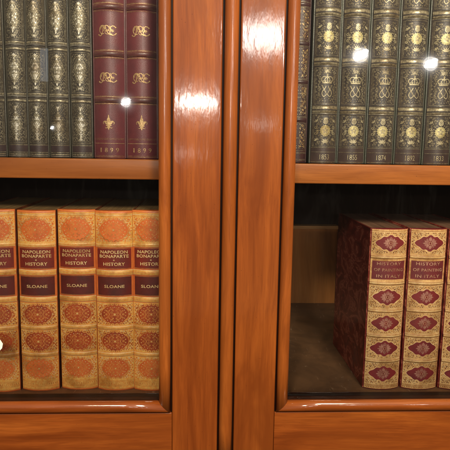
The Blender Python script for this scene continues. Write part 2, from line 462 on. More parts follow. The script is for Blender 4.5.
    def text(s, txt, uc, vc, width, height, slot, layer=4, spacing=1.0, fatten=.012):
        cu = bpy.data.curves.new('t', 'FONT'); cu.body = txt; cu.resolution_u = 3; cu.space_character = spacing; cu.offset = fatten
        o = bpy.data.objects.new('t', cu); COL.objects.link(o)
        dg = bpy.context.evaluated_depsgraph_get(); me = bpy.data.meshes.new_from_object(o.evaluated_get(dg))
        xs = [v.co.x for v in me.vertices]; ys = [v.co.y for v in me.vertices]
        x0, x1, y0, y1 = min(xs), max(xs), min(ys), max(ys)
        V = [(uc + ((v.co.x - x0) / (x1 - x0) - .5) * width, vc + ((v.co.y - y0) / (y1 - y0) - .5) * height) for v in me.vertices]
        F = [tuple(p.vertices) for p in me.polygons]
        bpy.data.objects.remove(o); bpy.data.curves.remove(cu); bpy.data.meshes.remove(me)
        s.add(V, F, slot, layer)

class Spine:
    """rounded spine: u across, v up (mm); y goes back"""
    def __init__(s, w, h, bulge, bands, power=2.3):
        s.w, s.h, s.b, s.bands, s.p = w, h, bulge, bands, power
    def y(s, u, v):
        t = min(1, abs(2 * u / s.w)); y = -s.b * (1 - t ** s.p)
        for vc, hw, ht in s.bands:
            d = abs(v - vc) / hw
            if d < 1: y -= ht * (1 - d * d) ** .6 * (1 - .35 * t ** 6)
        e = min(v, s.h - v)                                  # worn, rolled-in head and tail
        if e < 2.2: y += 1.3 * (1 - max(e, 0) / 2.2) ** 2
        return y
    def p3(s, u, v, off=0.0): return (u / 1000, (s.y(u, v) - off) / 1000, v / 1000)

def spine_mesh(name, sp, orns, mats, parent, leather_only=False):
    """one mesh: leather grid (slot 0) with tooling laid on it"""
    bm = bmesh.new(); nu = 26; vs = []; v = 0.0
    marks = [b for b in sp.bands]
    while v < sp.h:
        vs.append(v)
        near = any(abs(v + .4 - vc) < hw + .8 for vc, hw, ht in marks) or v < 3 or v > sp.h - 3.2
        v += .45 if near else 3.0
    vs.append(sp.h)
    if not leather_only:
        g = [[bm.verts.new(sp.p3(-sp.w / 2 + sp.w * i / nu, vv)) for i in range(nu + 1)] for vv in vs]
        for a, b in zip(g, g[1:]):
            for i in range(nu):
                f = bm.faces.new((a[i], a[i + 1], b[i + 1], b[i])); f.smooth = True
        # the rolled head and tail caps and the return to the boards
        for row, dz in ((g[0], 0), (g[-1], 0)):
            back = [bm.verts.new((q.co.x, .0045, q.co.z)) for q in row]
            for i in range(nu): bm.faces.new((row[i], row[i + 1], back[i + 1], back[i])).smooth = False
    for V, F, sl, la in orns.items:
        q = [bm.verts.new(sp.p3(max(-sp.w / 2 + .05, min(sp.w / 2 - .05, x)), y, .07 * la + .05)) for x, y in V]
        for f in F:
            try: nf = bm.faces.new([q[i] for i in f])
            except ValueError: continue
            nf.material_index = sl; nf.smooth = True
    me = bpy.data.meshes.new(name)
    bm.normal_update()
    for f in bm.faces:                      # all tooling faces look out of the shelf
        if f.normal.y > .25 and f.calc_center_median().y < .004: f.normal_flip()
    bm.to_mesh(me); bm.free()
    return link(name, me, mats, parent)

def boards_and_pages(root, wtot, spine_w, h, depth, board_mat, page_mat, bt=3.0, joint=1.2, front=2.0, square=3.0):
    for s in (-1, 1):
        bm = bmesh.new(); a = s * wtot / 2000; b = s * (wtot / 2 - bt) / 1000
        box(bm, *sorted((a, b)), front / 1000, depth / 1000, 0.0003, h / 1000, .0011, 3)
        obj_bm('cover', bm, board_mat, root, smooth=False)
    bm = bmesh.new(); w2 = (wtot / 2 - bt - .15) / 1000
    box(bm, -w2, w2, .0046, (depth - square) / 1000, square / 1000, (h - square) / 1000, .0005, 1)
    obj_bm('page_block', bm, page_mat, root)

# ------------------------------------------------------------------ book A: tan calf, gilt (lower left)
def gold_rules(o, w, v, slot, offs=(0,), th=.7, layer=2, m=.5):
    for d in offs: o.rect(-w / 2 + m, w / 2 - m, v + d - th / 2, v + d + th / 2, slot, layer, 20)

def medallion_A(o, vc, hh, hw, slots, seed):
    field, bright, inner, old = slots
    lob = lambda t: hh * (max(0, 1 - abs(t) ** 2.3)) ** .62 * (1 + .06 * math.cos(t * 21))
    o.col(0, vc, hw * 1.13, lambda t: 1.15 * lob(t), old, 1.5, 60)
    o.col(0, vc, hw, lob, inner, 2, 60)
    st = len(o.items)
    for i in range(18):                                   # beads round the edge
        a = 2 * PI * (i + .5) / 18; e = .80
        x = hw * e * math.copysign(abs(math.cos(a)) ** .9, math.cos(a)); y = hh * e * math.copysign(abs(math.sin(a)) ** .85, math.sin(a))
        o.disc(x, vc + y, .72, bright, 4, 7)
    for i in range(44):                                   # pricked outline
        a = 2 * PI * i / 44
        x = hw * 1.02 * math.cos(a); y = hh * 1.05 * math.copysign(abs(math.sin(a)) ** .8, math.sin(a))
        o.petal(x, vc + y, 2.3, 1.2, math.atan2(y, x), inner, 3, 4)
    st = len(o.items)
    for k, (x, y, r, an, fl) in enumerate(((4.3, 3.6, 3.0, 3.4, 1), (9.2, 4.0, 2.7, 2.6, -1), (12.6, 0.3, 2.2, 3.1, 1), (5.0, 9.6, 2.3, 4.2, -1), (2.6, 7.2, 1.7, 1.0, 1))):
        o.scroll(x * hw / 20, vc + y * hh / 17, r * hh / 17, an, 1.15, .62, old, 4, fl, 14)
    for x, y, a in ((7, 7, .8), (11, 6.3, .3), (2.4, 11.4, 1.6), (14.6, 2.6, .4), (7, 1.0, 0)):
        for q in (-.6, 0, .6): o.petal(x * hw / 20, vc + y * hh / 17, 2.3, .95, a + q, old, 4, 4)
    o.mirror_v(st, vc); o.mirror(st)
    for i in range(8): o.petal(0, vc, 3.0, 1.4, i * PI / 4 + PI / 8, old, 5, 5)
    o.disc(0, vc, 1.0, bright, 6)

def corners_A(o, w, v0, v1, hw, hh, slots, seed):
    field, bright, inner, old = slots; vc = (v0 + v1) / 2; st = len(o.items)
    out = lambda u, v: (abs(u) / (hw + 3.0)) ** 2 + (abs(v - vc) / (hh + 3.0)) ** 2 < 1
    o.filigree(1, w / 2 - 1.6, v0 + .6, v1 - .4, 3.1, .72, inner, 2, seed, out)
    o.filigree(2, w / 2 - 1.6, v0 + .6, v1 - .4, 4.1, .55, bright, 4, seed + 5, out)
    o.mirror(st)

def make_A(loc):
    r = empty('antique_book', loc, 'x', 'book')
    W, H = 61.0, 303.0
    bands = [(202, 4.2, 1.5), (157, 4.2, 1.5), (109.5, 3.2, 1.4), (63.5, 3.2, 1.4), (247, 3.0, .9)]
    sp = Spine(W, H, 9.0, bands, 2.3)
    o = Orn(); SL = (1, 2, 3, 5)
    SD = (1, 2, 4, 5)
    fw = W - 1.2
    for a, b in ((248.5, 302), (113, 151.5), (67, 105.5), (3, 59.5)):
        o.rect(-fw / 2, fw / 2, a, b, 1, 1, 26, 12)
    for b0, b1 in ((197.5, 206.5), (152.5, 161.5), (106, 112.6), (60, 66.6), (244, 249.5)):
        o.rect(-fw / 2, fw / 2, b0, b1, 1, 1, 26, 12)
        gold_rules(o, W, b0, 2, (.5,), .9); gold_rules(o, W, b1, 2, (-.5,), .9)
        gold_rules(o, W, (b0 + b1) / 2, 5, (0,), 1.0, 3)
        for i in range(26): o.disc(-fw / 2 + 2 + i * (fw - 4) / 25, (b0 + b1) / 2, .42, 2, 4, 6)
    gold_rules(o, W, 299.5, 5, (0, -2.2), .6, 3); gold_rules(o, W, 294, 5, (0,), .8, 3); gold_rules(o, W, 296.3, 2, (0,), 1.1, 3)
    medallion_A(o, 272.3, 17.0, 23, SL, 1); corners_A(o, W, 252, 292, 21, 16.5, SL, 1)
    medallion_A(o, 132.3, 15.4, 22.5, SD, 2); corners_A(o, W, 114.5, 150, 20.5, 15, SD, 2)
    medallion_A(o, 86.3, 15.2, 22, SD, 3); corners_A(o, W, 69, 104, 20, 15, SD, 3)
    medallion_A(o, 39.5, 15.2, 22, SL, 4); corners_A(o, W, 20, 58, 20, 15, SL, 4)
    for v in (17.5, 15.5, 10.0, 8.2, 4.0): gold_rules(o, W, v, 5, (0,), .7, 3)
    for i in range(20):
        u = -fw / 2 + 2 + i * (fw - 4) / 19; o.petal(u, 11, 3.6, 1.6, PI / 2, 5, 3, 4)
    spn = spine_mesh('spine', sp, o, [M['calf'], M['gold_field'], M['gold_bright'], M['calf'], M['calf_dark'], M['gold_old']], r)
    for v0, v1, mat, lines in ((208, 243, M['calf_lab'], [('NAPOLEON', 236.2, 44, 5.2), ('BONAPARTE', 229.3, 47, 5.2), ('HISTORY', 216.4, 35, 5.4)]),
                               (163, 196.5, M['calf_lab2'], [('SLOANE', 179.3, 33, 4.9)])):
        t = Orn(); lw = W * .90
        t.rect(-lw / 2, lw / 2, v0, v1, 0, 3, 26, 10)
        for tx, vc, wd, ht in lines: t.text(tx, 0, vc, wd, ht, 1, 6, 1.05)
        if len(lines) > 1:
            for k in range(4): t.petal(0, 223, 1.6, .9, k * PI / 2, 1, 6, 4)
        for v, th in ((v0 + 1.0, .5), (v1 - 1.0, .5)): t.rect(-lw / 2, lw / 2, v - th / 2, v + th / 2, 2, 5, 26)
        spine_mesh('title_label', sp, t, [mat, M['gold_bright'], M['gold_old']], spn, True)
    boards_and_pages(r, 61.8, W, H, 205, M['calf_board'], M['page_tan'], 1.9, front=1.5, square=1.2)
    return r

GA = 'tan and gold volumes standing in a row on the lower left shelf'
XA = [-.3675, -.3045, -.2410, -.1795, -.1195]
YA = [.062, .066, .070, .066, .064]
LA = ['tan gilt book at the left edge of the lower shelf, partly behind the white tag',
      'tan gilt book second from left on lower left shelf, leaning a little',
      'tan gilt book with complete maroon labels in the middle of the five-volume row',
      'tan gilt book fourth from left on lower left shelf',
      'tan gilt book beside the door stile, its right edge hidden by the moulding']
A = make_A((0, 0, SH))
for i in range(5):
    o = A if i == 0 else copy_tree(A)
    o.location = (XA[i], YA[i] + .0, SH + .0004)
    o.rotation_euler = (0, math.radians([.35, .25, .05, -.1, -.2][i]), math.radians([0, .8, -.6, .5, -.4][i]))
    o.scale = (.985, 1, [1.0, .994, .999, .996, 1.001][i])
    o['label'] = LA[i]; o['group'] = GA

# ------------------------------------------------------------------ book D: maroon and pale gold (lower right)
def medallion_D(o, vc, hw, hh, s):
    field, line, mor, fleur, ink = s
    def shape(t):
        a = abs(t)
        return hh * (max(0.0, 1 - a ** 1.7)) ** .75 * (1 + .10 * math.cos(a * 14 - .6))
    o.col(0, vc, hw + 1.0, lambda t: shape(t) + .8 * (1 - abs(t) ** 6), line, 2, 60)
    o.col(0, vc, hw, shape, mor, 3, 60)
    # flower in the middle
    st = len(o.items)
    o.petal(0, vc + 3.5, 7.2, 6.0, PI / 2, fleur, 5); o.petal(0, vc - 3.5, 6.6, 5.4, -PI / 2, fleur, 5)
    for q, ln, wd in ((0, 11.0, 4.6), (.5, 10.0, 3.8), (-.5, 9.6, 3.6), (1.0, 9.0, 3.6), (-1.0, 8.4, 3.4)):
        o.petal(1.4, vc, ln, wd, q, fleur, 5); o.petal(-1.4, vc, ln, wd, PI - q, fleur, 5)
    o.ring(0, vc, 3.4, .8, mor, 6); o.disc(0, vc, 1.3, mor, 6)
    for q in range(6): o.disc(2.3 * math.cos(q * PI / 3 + .5), vc + 2.3 * math.sin(q * PI / 3 + .5), .55, line, 7, 6)
    st = len(o.items)
    for (x, y, r, a, fl) in ((5.2, 5.6, 2.0, 2.5, -1), (8.2, 3.4, 1.7, 2.2, 1)):
        o.scroll(x, vc + y, r, a, 1.0, .55, fleur, 5, fl, 10)
    o.mirror_v(st, vc); o.mirror(st)

def make_D(loc):
    r = empty('antique_book', loc, 'x', 'book')
    W, H = 60.0, 277.0
    bl = [230, 186, 139, 95.5, 51.5]
    sp = Spine(W, H, 8.5, [(b, 3.2, 2.0) for b in bl], 2.2)
    o = Orn(); s = (1, 2, 3, 4, 5); fw = W - 1.0
    fields = ((233.5, 276), (142.5, 182.5), (99, 135.5), (55, 92), (2, 48))
    o.rect(-fw / 2, fw / 2, 189, 227, 1, 1, 26, 8)
    for a, b in fields: o.rect(-fw / 2, fw / 2, a, b, 1, 1, 26, 10)
    for b in bl:
        o.rect(-fw / 2, fw / 2, b - 3.3, b + 3.3, 1, 1, 26, 12)
        gold_rules(o, W, b, 2, (0,), 1.4, 3); gold_rules(o, W, b, 5, (-1.9, 1.9), .5, 3); gold_rules(o, W, b, 2, (-3.0, 3.0), .6, 3)
    for a, b in ((236, 271), (144, 181), (100.5, 134), (56.5, 90.5), (11, 47)):
        vc = (a + b) / 2 - (0 if a != 11 else 0)
        medallion_D(o, vc, 24.0, 12.6, s)
        st = len(o.items)
        out = lambda u, v: (abs(u) / 26.5) ** 1.5 + (abs(v - vc) / 15.0) ** 1.5 < 1
        o.filigree(1, W / 2 - 1.5, a, b, 2.9, .68, 5, 2, int(a), out)
        o.filigree(2, W / 2 - 1.5, a, b, 3.6, .55, 2, 4, int(b), out)
        o.mirror(st)
        gold_rules(o, W, a - .6, 2, (0,), .6, 3); gold_rules(o, W, b + .6, 2, (0,), .6, 3)
        for sg in (-1, 1): o.rect(sg * (W / 2 - 1.3) - .3, sg * (W / 2 - 1.3) + .3, a, b, 2, 3, 1, 10)
    for v in (8.5, 6.6): gold_rules(o, W, v, 5, (0,), .6, 3)
    gold_rules(o, W, 273.5, 5, (0,), .5, 3)
    for i in range(22): o.petal(-fw / 2 + 2 + i * (fw - 4) / 21, 3.4, 2.4, 1.3, PI / 2, 5, 3, 4)
    spn = spine_mesh('spine', sp, o, [M['mor'], M['mor_field'], M['mor_line'], M['mor'], M['mor_fleur'], M['mor_ink']], r)
    t = Orn(); lw = W * .90
    t.rect(-lw / 2, lw / 2, 191.5, 225, 0, 3, 26, 8)
    for tx, vc, wd, ht in (('HISTORY', 219, 40, 5.0), ('OF PAINTING', 208.7, 48, 5.0), ('IN ITALY', 198.2, 40, 5.0)): t.text(tx, 0, vc, wd, ht, 1, 6, 1.1, .0)
    spine_mesh('title_label', sp, t, [M['mor_lab'], M['mor_letter']], spn, True)
    boards_and_pages(r, 63.0, W, H, 213, M['marbled'], M['page_brown'], 2.2, front=1.5, square=1.6)
    return r
D = make_D((0, 0, SH))
GD = 'maroon and gold volumes on the lower right shelf'
LD = ['maroon and gold book showing its dark marbled left cover', 'maroon and gold book second in the row on the lower right shelf',
      'maroon and gold book cut off by the right edge of the picture']
for i, (x, y) in enumerate(((.2705, .064), (.3360, .063), (.4010, .061))):
    o = D if i == 0 else copy_tree(D)
    o.location = (x, y, SH + .0004); o.rotation_euler = (0, math.radians([0, .0, .1][i]), math.radians([0, -.6, .4][i]))
    o.scale = (1, 1, [1, 1.002, 1.0][i])
    o['label'] = LD[i]; o['group'] = GD

# ------------------------------------------------------------------ book B: narrow dark olive (upper left)
def fleuron(o, vc, hw, hh, slot, pale, seed, pear=False):
    """upright lozenge built of leaves, buds and scrolls"""
    st = len(o.items); rnd = random.Random(seed)
    step = 2.9; row = 0; v = vc - hh
    while v < vc + hh:
        t = (v - vc) / hh
        wd = hw * max(0, 1.08 - abs(t) ** 1.15) if not pear else hw * max(0, 1.08 - abs(t + .1) ** 1.4) * (1 if t < .3 else .75)
        u = 0.0 if row % 2 else step * .52
        while u < wd:
            a = rnd.uniform(0, 1.2); near = u / max(wd, .1) < .55
            m = pale if (near and rnd.random() < .75) else slot
            if rnd.random() < .72:
                for q in range(5): o.petal(u, v, 1.75, 1.15, a + q * 2 * PI / 5, m, 4, 4)
            else: o.scroll(u, v, 1.5, a * 5, 1.05, .62, m, 4, 1, 10)
            u += step
        o.petal(wd - .6, v, 2.6, 1.2, .5, slot, 4, 5)
        v += step * .84; row += 1
    o.stroke([(.01, vc - hh), (.01, vc + hh)], .5, slot, 3)
    o.mirror(st)
    for t, ln in ((1.0, 5), (-1.0, -5)): o.petal(0, vc + t * hh * .92, abs(ln), 2.2, PI / 2 if t > 0 else -PI / 2, pale, 5)

def panel_frame(o, w, a, b, slot, m=1.6):
    for x in (w / 2 - m, w / 2 - m - 1.5):
        for sg in (-1, 1): o.rect(sg * x - .25, sg * x + .25, a, b, slot, 3, 1, 10)
    for v in (a, b): o.rect(-w / 2 + m, w / 2 - m, v - .25, v + .25, slot, 3, 16)

def make_B(loc):
    r = empty('antique_book', loc, 'x', 'book')
    W, H = 29.5, 286.0
    bl = [91, 167, 243]
    bands = [(b, 2.6, 1.3) for b in bl] + [(b - 5.2, 1.2, .5) for b in bl] + [(b + 5.2, 1.2, .5) for b in bl]
    sp = Spine(W, H, 9.0, bands, 2.0)
    o = Orn(); g, p = 1, 2
    for b in bl:
        o.rect(-W / 2 + .5, W / 2 - .5, b - 6.4, b - 3.2, g, 1, 16, 6); o.rect(-W / 2 + .5, W / 2 - .5, b + 3.2, b + 6.4, g, 1, 16, 6)
        gold_rules(o, W, b, p, (-1.9, 1.9), .4)
    def full(a, b, seed, pear):
        vc = (a + b) / 2
        panel_frame(o, W, a + 1.5, b - 1.5, g)
        fleuron(o, vc + (3 if not pear else 0), 9.0 if not pear else 7.6, (b - a) * .33, g, p, seed, pear)
        st = len(o.items); hh = (b - a) * .40
        out = lambda u, v: (abs(u) / 9.2) + (abs(v - vc - 2) / hh) < 1
        o.filigree(.5, W / 2 - 3, a + 3, b - 3, 2.7, .5, g, 2, seed + 3, out); o.mirror(st)
        for q in (-1, 1):
            vv = vc + q * (b - a) * .38
            for k in range(5): o.petal(0, vv - q * 1.5, 4.2, 1.8, q * PI / 2 + (k - 2) * .5, p if k % 2 else g, 4, 4)
    full(21, 83.5, 1, True); full(98, 160, 2, False); full(174, 236, 3, False); full(249, 283, 4, True)
    o.rect(-W / 2 + .3, W / 2 - .3, 9, 19, 3, 1, 16)
    gold_rules(o, W, 20, g, (0, -1.1), .5, 3); gold_rules(o, W, 8, g, (0,), .8, 3); gold_rules(o, W, 5, g, (0,), 1.6, 3); gold_rules(o, W, 2.2, p, (0,), .5, 3)
    spine_mesh('spine', sp, o, [M['olive'], M['olive_gold'], M['olive_pale'], M['olive_strip']], r)
    boards_and_pages(r, 32.4, W, H, 200, M['olive_board'], M['page_dark'], 2.4, front=.6, square=3)
    return r
ZUL = EYE - .0232; ZUR = EYE - .0262
B = make_B((0, 0, ZUL))
GB = 'narrow dark olive gilt volumes on the upper left shelf'
LB = ['dark olive gilt book cut off by the left edge, upper shelf', 'second narrow olive gilt book from the left, upper left shelf',
      'third narrow olive gilt book from the left, upper left shelf', 'fourth narrow olive gilt book from the left, upper left shelf',
      'narrow olive gilt book touching the wine red book']
XB = [-.3575, -.3245, -.2930, -.2608, -.2265]
for i in range(5):
    o = B if i == 0 else copy_tree(B)
    o.location = (XB[i], .057 + [0, .001, 0, .002, .001][i], ZUL + .0004)
    o.rotation_euler = (0, math.radians([.2, .3, .15, .1, .05][i]), math.radians([.5, -.5, .8, -.3, .4][i]))
    o.scale = ([1, 1, .97, 1.0, 1.04][i], 1, 1)
    o['label'] = LB[i]; o['group'] = GB

# ------------------------------------------------------------------ book W: wine red, dated 1899 (upper left)
def fleur_de_lis(o, u, v, s, slot):
    o.petal(u, v + .5 * s, 7.2 * s, 3.0 * s, PI / 2, slot, 4, 8)
    o.petal(u, v + 6.2 * s, 2.6 * s, 1.0 * s, PI / 2, slot, 4)
    for sg in (-1, 1):
        pts = [(u + sg * x * s, v + y * s) for x, y in ((.5, .4), (1.3, 2.2), (2.6, 3.4), (3.9, 3.1), (4.4, 1.9), (3.8, 1.1))]
        o.stroke(pts, 1.25 * s, slot, 4, True)
        o.petal(u + sg * .8 * s, v + .8 * s, 4.2 * s, 1.7 * s, PI / 2 - sg * .75, slot, 4)
        o.stroke([(u + sg * x * s, v - y * s) for x, y in ((.4, .2), (1.0, 1.4), (2.2, 2.0), (2.9, 1.4))], .9 * s, slot, 4, True)
    o.rect(u - 2.2 * s, u + 2.2 * s, v - .35 * s, v + .55 * s, slot, 5, 4)
    o.petal(u, v, 3.6 * s, 1.7 * s, -PI / 2, slot, 4)

def arcpts(cx, cy, rx, ry, a0, a1, n=18): return [(cx + rx * math.cos(a0 + (a1 - a0) * i / n), cy + ry * math.sin(a0 + (a1 - a0) * i / n)) for i in range(n + 1)]

def monogram(o, v, s, slot):
    """interlaced script letters in a wide cipher"""
    A = lambda *a: [(x * s, v + y * s) for x, y in arcpts(*a)]
    R = math.radians
    o.stroke(A(-5.2, 1.0, 3.2, 4.2, R(40), R(300)), .85 * s, slot, 4)
    o.stroke(A(-5.2, 1.6, 1.9, 2.6, R(-60), R(200)), .6 * s, slot, 5)
    o.stroke([(x * s, v + y * s) for x, y in ((-4.4, 5.0), (-4.8, 1.5), (-5.6, -2.5), (-7.2, -5.0), (-9.0, -4.6))], .8 * s, slot, 4)
    o.stroke(A(-1.2, 2.2, 3.0, 2.9, R(-100), R(170)), .85 * s, slot, 4)
    o.stroke([(x * s, v + y * s) for x, y in ((-2.2, 4.6), (-1.4, 1.0), (.6, -2.4), (2.8, -4.0), (4.6, -3.2))], .8 * s, slot, 5)
    o.stroke(A(.0, -1.4, 2.6, 2.1, R(20), R(330)), .6 * s, slot, 4)
    o.stroke(A(5.6, 2.6, 2.5, 2.3, R(30), R(270)), .85 * s, slot, 4)
    o.stroke(A(5.4, -1.8, 3.0, 2.5, R(80), R(345)), .85 * s, slot, 5)
    o.stroke([(x * s, v + y * s) for x, y in ((2.2, 5.0), (3.2, 1.0), (4.6, -1.0), (6.6, .2))], .6 * s, slot, 4)
    for x, y in ((8.1, 3.6), (8.5, -2.6), (-9.2, -4.0), (-2.8, 2.6)): o.disc(x * s, v + y * s, .8 * s, slot, 5, 8)

def make_W(loc):
    r = empty('antique_book', loc, 'x', 'book')
    W, H = 46.0, 292.0
    bl = [89, 157.5, 226]
    sp = Spine(W, H, 11.0, [(b, 4.0, 2.2) for b in bl], 2.0)
    o = Orn(); g, l, dk = 1, 2, 3
    for b in bl:
        o.rect(-W / 2 + .2, W / 2 - .2, b - 4, b + 4, dk, 1, 20, 14)
        gold_rules(o, W, b, g, (-5.0, 5.0), .6, 3); gold_rules(o, W, b, l, (-6.3, 6.3), .5, 3); gold_rules(o, W, b, l, (-2.6, 2.6), .4, 3)
    monogram(o, 122, 1.45, g); monogram(o, 191, 1.45, g)
    fleur_de_lis(o, 0, 50.5, 1.9, g); fleur_de_lis(o, 0, 254, 1.9, g)
    for v in (31.0, 29.4): gold_rules(o, W, v, l, (0,), .5, 3)
    for v in (23.5,): gold_rules(o, W, v, g, (0,), .55, 3)
    gold_rules(o, W, 4.5, l, (0,), .7, 3); gold_rules(o, W, 2.6, g, (0,), .4, 3)
    for i, ch in enumerate('1899'): o.text(ch, -12.6 + i * 8.4, 13.2, 1.6 if ch == '1' else 4.2, 6.6, g, 5, 1, -.012)
    spine_mesh('spine', sp, o, [M['wine'], M['wine_gold'], M['wine_line'], M['wine_dark']], r)
    boards_and_pages(r, 50.0, W, H, 205, M['wine_dark'], M['page_dark'], 3.0, front=.6, square=3)
    return r
Wb = make_W((0, 0, ZUL))
for i, (x, lab) in enumerate(((-.1835, 'wine red book dated 1899 next to the dark olive books'), (-.1333, 'wine red book dated 1899 tucked against the door moulding'))):
    o = Wb if i == 0 else copy_tree(Wb)
    o.location = (x, .059, ZUL + .0004); o.rotation_euler = (0, math.radians([.1, -.05][i]), math.radians([-1.0, 1.2][i]))
    o.scale = ([1.0, .985][i], 1, 1); o['label'] = lab; o['group'] = 'wine red volumes dated 1899'

# ------------------------------------------------------------------ book C: umber, crown and rosette, dated (upper right)
def crown(o, v, s, slot):
    o.rect(-5.2 * s, 5.2 * s, v, v + 1.5 * s, slot, 4, 8)
    for i in range(5): o.disc((-4 + 2 * i) * s, v + 2.6 * s, .65 * s, slot, 4, 7)
    for sg in (-1, 1):
        o.stroke([(sg * x * s, v + y * s) for x, y in ((4.9, 1.5), (6.3, 4.2), (5.2, 6.6), (2.8, 7.2), (.3, 6.0))], .85 * s, slot, 4)
        o.stroke([(sg * x * s, v + y * s) for x, y in ((2.4, 1.5), (3.0, 4.0), (1.6, 6.2))], .7 * s, slot, 4)
        o.disc(sg * 5.9 * s, v + 5.6 * s, .7 * s, slot, 5, 7)
    o.stroke([(0, v + 1.5 * s), (0, v + 6.2 * s)], .8 * s, slot, 4)
    o.disc(0, v + 7.2 * s, 1.1 * s, slot, 5)
    o.rect(-.35 * s, .35 * s, v + 8 * s, v + 10.4 * s, slot, 5, 2); o.rect(-1.1 * s, 1.1 * s, v + 8.9 * s, v + 9.6 * s, slot, 5, 2)

def panel_crown(o, a, b, W, g, p, seed):
    vc = (a + b) / 2
    panel_frame(o, W, a + 1.5, b - 1.5, g, 2.2)
    crown(o, vc + 3, 1.4, p)
    for sg in (-1, 1):                               # interlaced V cipher below the crown
        o.stroke([(sg * x, vc + y) for x, y in ((7.4, -.5), (5.6, -4.0), (2.9, -9), (0, -14.5))], 1.5, g, 4, False)
        o.stroke([(sg * x, vc + y) for x, y in ((1.6, -1), (3.6, -5), (6.4, -8.5), (7.4, -13), (4.6, -17), (1.2, -14))], 1.1, p, 5)
        o.stroke([(sg * x, vc + y) for x, y in ((8.6, -.2), (6.2, -.2))], .8, p, 4)
        o.stroke([(sg * x, vc + y) for x, y in ((11.0, 19), (12.4, 12), (10.2, 6), (12.6, 0), (10.2, -7), (12.6, -14), (11.0, -20))], .7, g, 3)
    st = len(o.items)
    out = lambda u, v: (abs(u) < 9.5 and vc - 18 < v < vc + 18)
    o.filigree(.5, W / 2 - 4, a + 3, b - 3, 3.6, .6, g, 3, seed, out); o.mirror(st)
    for q in range(7): o.petal(0, b - 9, 5.6, 2.0, PI / 2 + (q - 3) * .5, g, 4, 4)

def panel_rosette(o, a, b, W, g, p, ros, seed):
    vc = (a + b) / 2
    panel_frame(o, W, a + 1.2, b - 1.2, g, 2.0)
    o.round(0, vc, 8.0, ros, 4)
    for q in range(5): o.petal(0, vc, 6.0, 3.6, q * PI * .4 + PI / 2, p, 6, 7); o.petal(0, vc, 4.4, .5, q * PI * .4 + PI / 2, 1, 8, 6)
    o.ring(0, vc, 6.6, .6, 1, 6, 32); o.disc(0, vc, 1.5, ros, 8)
    for q in range(16): o.disc(8.7 * math.cos(q * PI / 8), vc + 8.7 * math.sin(q * PI / 8), .75, p, 4, 6)
    # small mask above, palmette below
    o.round(0, vc + 14, 3.9, p, 4); o.ring(0, vc + 14, 2.3, .5, 0, 6, 14); o.disc(0, vc + 14, .8, 0, 6, 7)
    for q in range(5): o.petal(0, vc + 16, 5.0, 1.9, PI / 2 + (q - 2) * .45, p, 3, 4)
    for q in range(5): o.petal(0, vc - 19, 7.2, 2.4, PI / 2 + (q - 2) * .55, p, 4, 5)
    st = len(o.items)
    o.petal(9.6, vc, 4.6, 2.4, 0, p, 4); o.scroll(13.5, vc + 5, 3.0, 3.4, 1.1, .8, p, 4, 1); o.scroll(13.5, vc - 5, 3.0, 2.9, 1.1, .8, p, 4, -1)
    for y in (14, -15): 
        for q in (-.9, 0, .9): o.petal(12.5, vc + y, 4.2, 2.0, .8 + q, p, 4)
    out = lambda u, v: (u * u + (v - vc) ** 2 < 80) or (abs(u) < 5.5 and v > vc)
    o.filigree(.5, W / 2 - 4, a + 2.5, b - 2.5, 3.7, .65, g, 3, seed, out); o.mirror(st)

def make_C(date):
    r = empty('antique_book', (0, 0, ZUR), 'x', 'book')
    W, H = 40.4, 290.0
    bl = [84, 157, 230]
    bands = []
    for b in bl: bands += [(b, 5.2, 1.9), (b + 7.0, 1.4, .5), (b - 7.0, 1.4, .5)]
    sp = Spine(W, H, 11.5, bands, 2.0)
    o = Orn(); g, p, ros, strip = 1, 2, 3, 4
    for b in bl:
        o.rect(-W / 2 + .5, W / 2 - .5, b + .6, b + 4.8, g, 1, 18, 8); o.rect(-W / 2 + .5, W / 2 - .5, b - 4.6, b - 1.6, g, 1, 18, 8)
        gold_rules(o, W, b, p, (-5.6, 5.6), .5, 3)
    panel_crown(o, 92, 149, W, g, p, 11); panel_rosette(o, 26, 77, W, g, p, ros, 12)
    panel_rosette(o, 165, 222, W, g, p, ros, 13); panel_crown(o, 238, 287, W, g, p, 14)
    o.rect(-W / 2 + .3, W / 2 - .3, 18.4, 24.5, 4, 1, 18); gold_rules(o, W, 25.2, g, (0,), .6, 3); gold_rules(o, W, 18.2, g, (0,), .55, 3)
    o.rect(-W / 2 + .3, W / 2 - .3, 3.4, 17.6, 4, 1, 18); gold_rules(o, W, 2.6, g, (0,), .7, 3)
    o.text(date, 0, 10.6, 15.0, 8.0, 2, 5, 1.0, .0)
    o.ring(0, 10.6, 8.9, .35, g, 3, 24, 6.2) if False else None
    spine_mesh('spine', sp, o, [M['umber'], M['umber_gold'], M['umber_pale'], M['rosette'], M['umber_strip']], r)
    boards_and_pages(r, 44.6, W, H, 205, M['umber_board'], M['page_dark'], 3.0, front=1.0, square=3)
    return r
XC = [.1527, .1980, .2440, .2905, .3370]
for i, date in enumerate(('1853', '1855', '1874', '1892', '1833')):
    o = make_C(date)
    o.location = (XC[i], .058 + [.0, .001, .0005, .001, 0][i], ZUR + .0004)
    o.rotation_euler = (0, math.radians([-.1, -.15, -.2, -.25, -.2][i]), math.radians([.8, -.4, .3, .9, -.5][i]))
    o.scale = ([1, 1.015, 1.02, 1.03, 1.03][i], 1, 1)
    o['label'] = 'umber book stamped with a crown and dated %s, upper right shelf' % date; o['group'] = 'dated umber volumes on the upper right shelf'

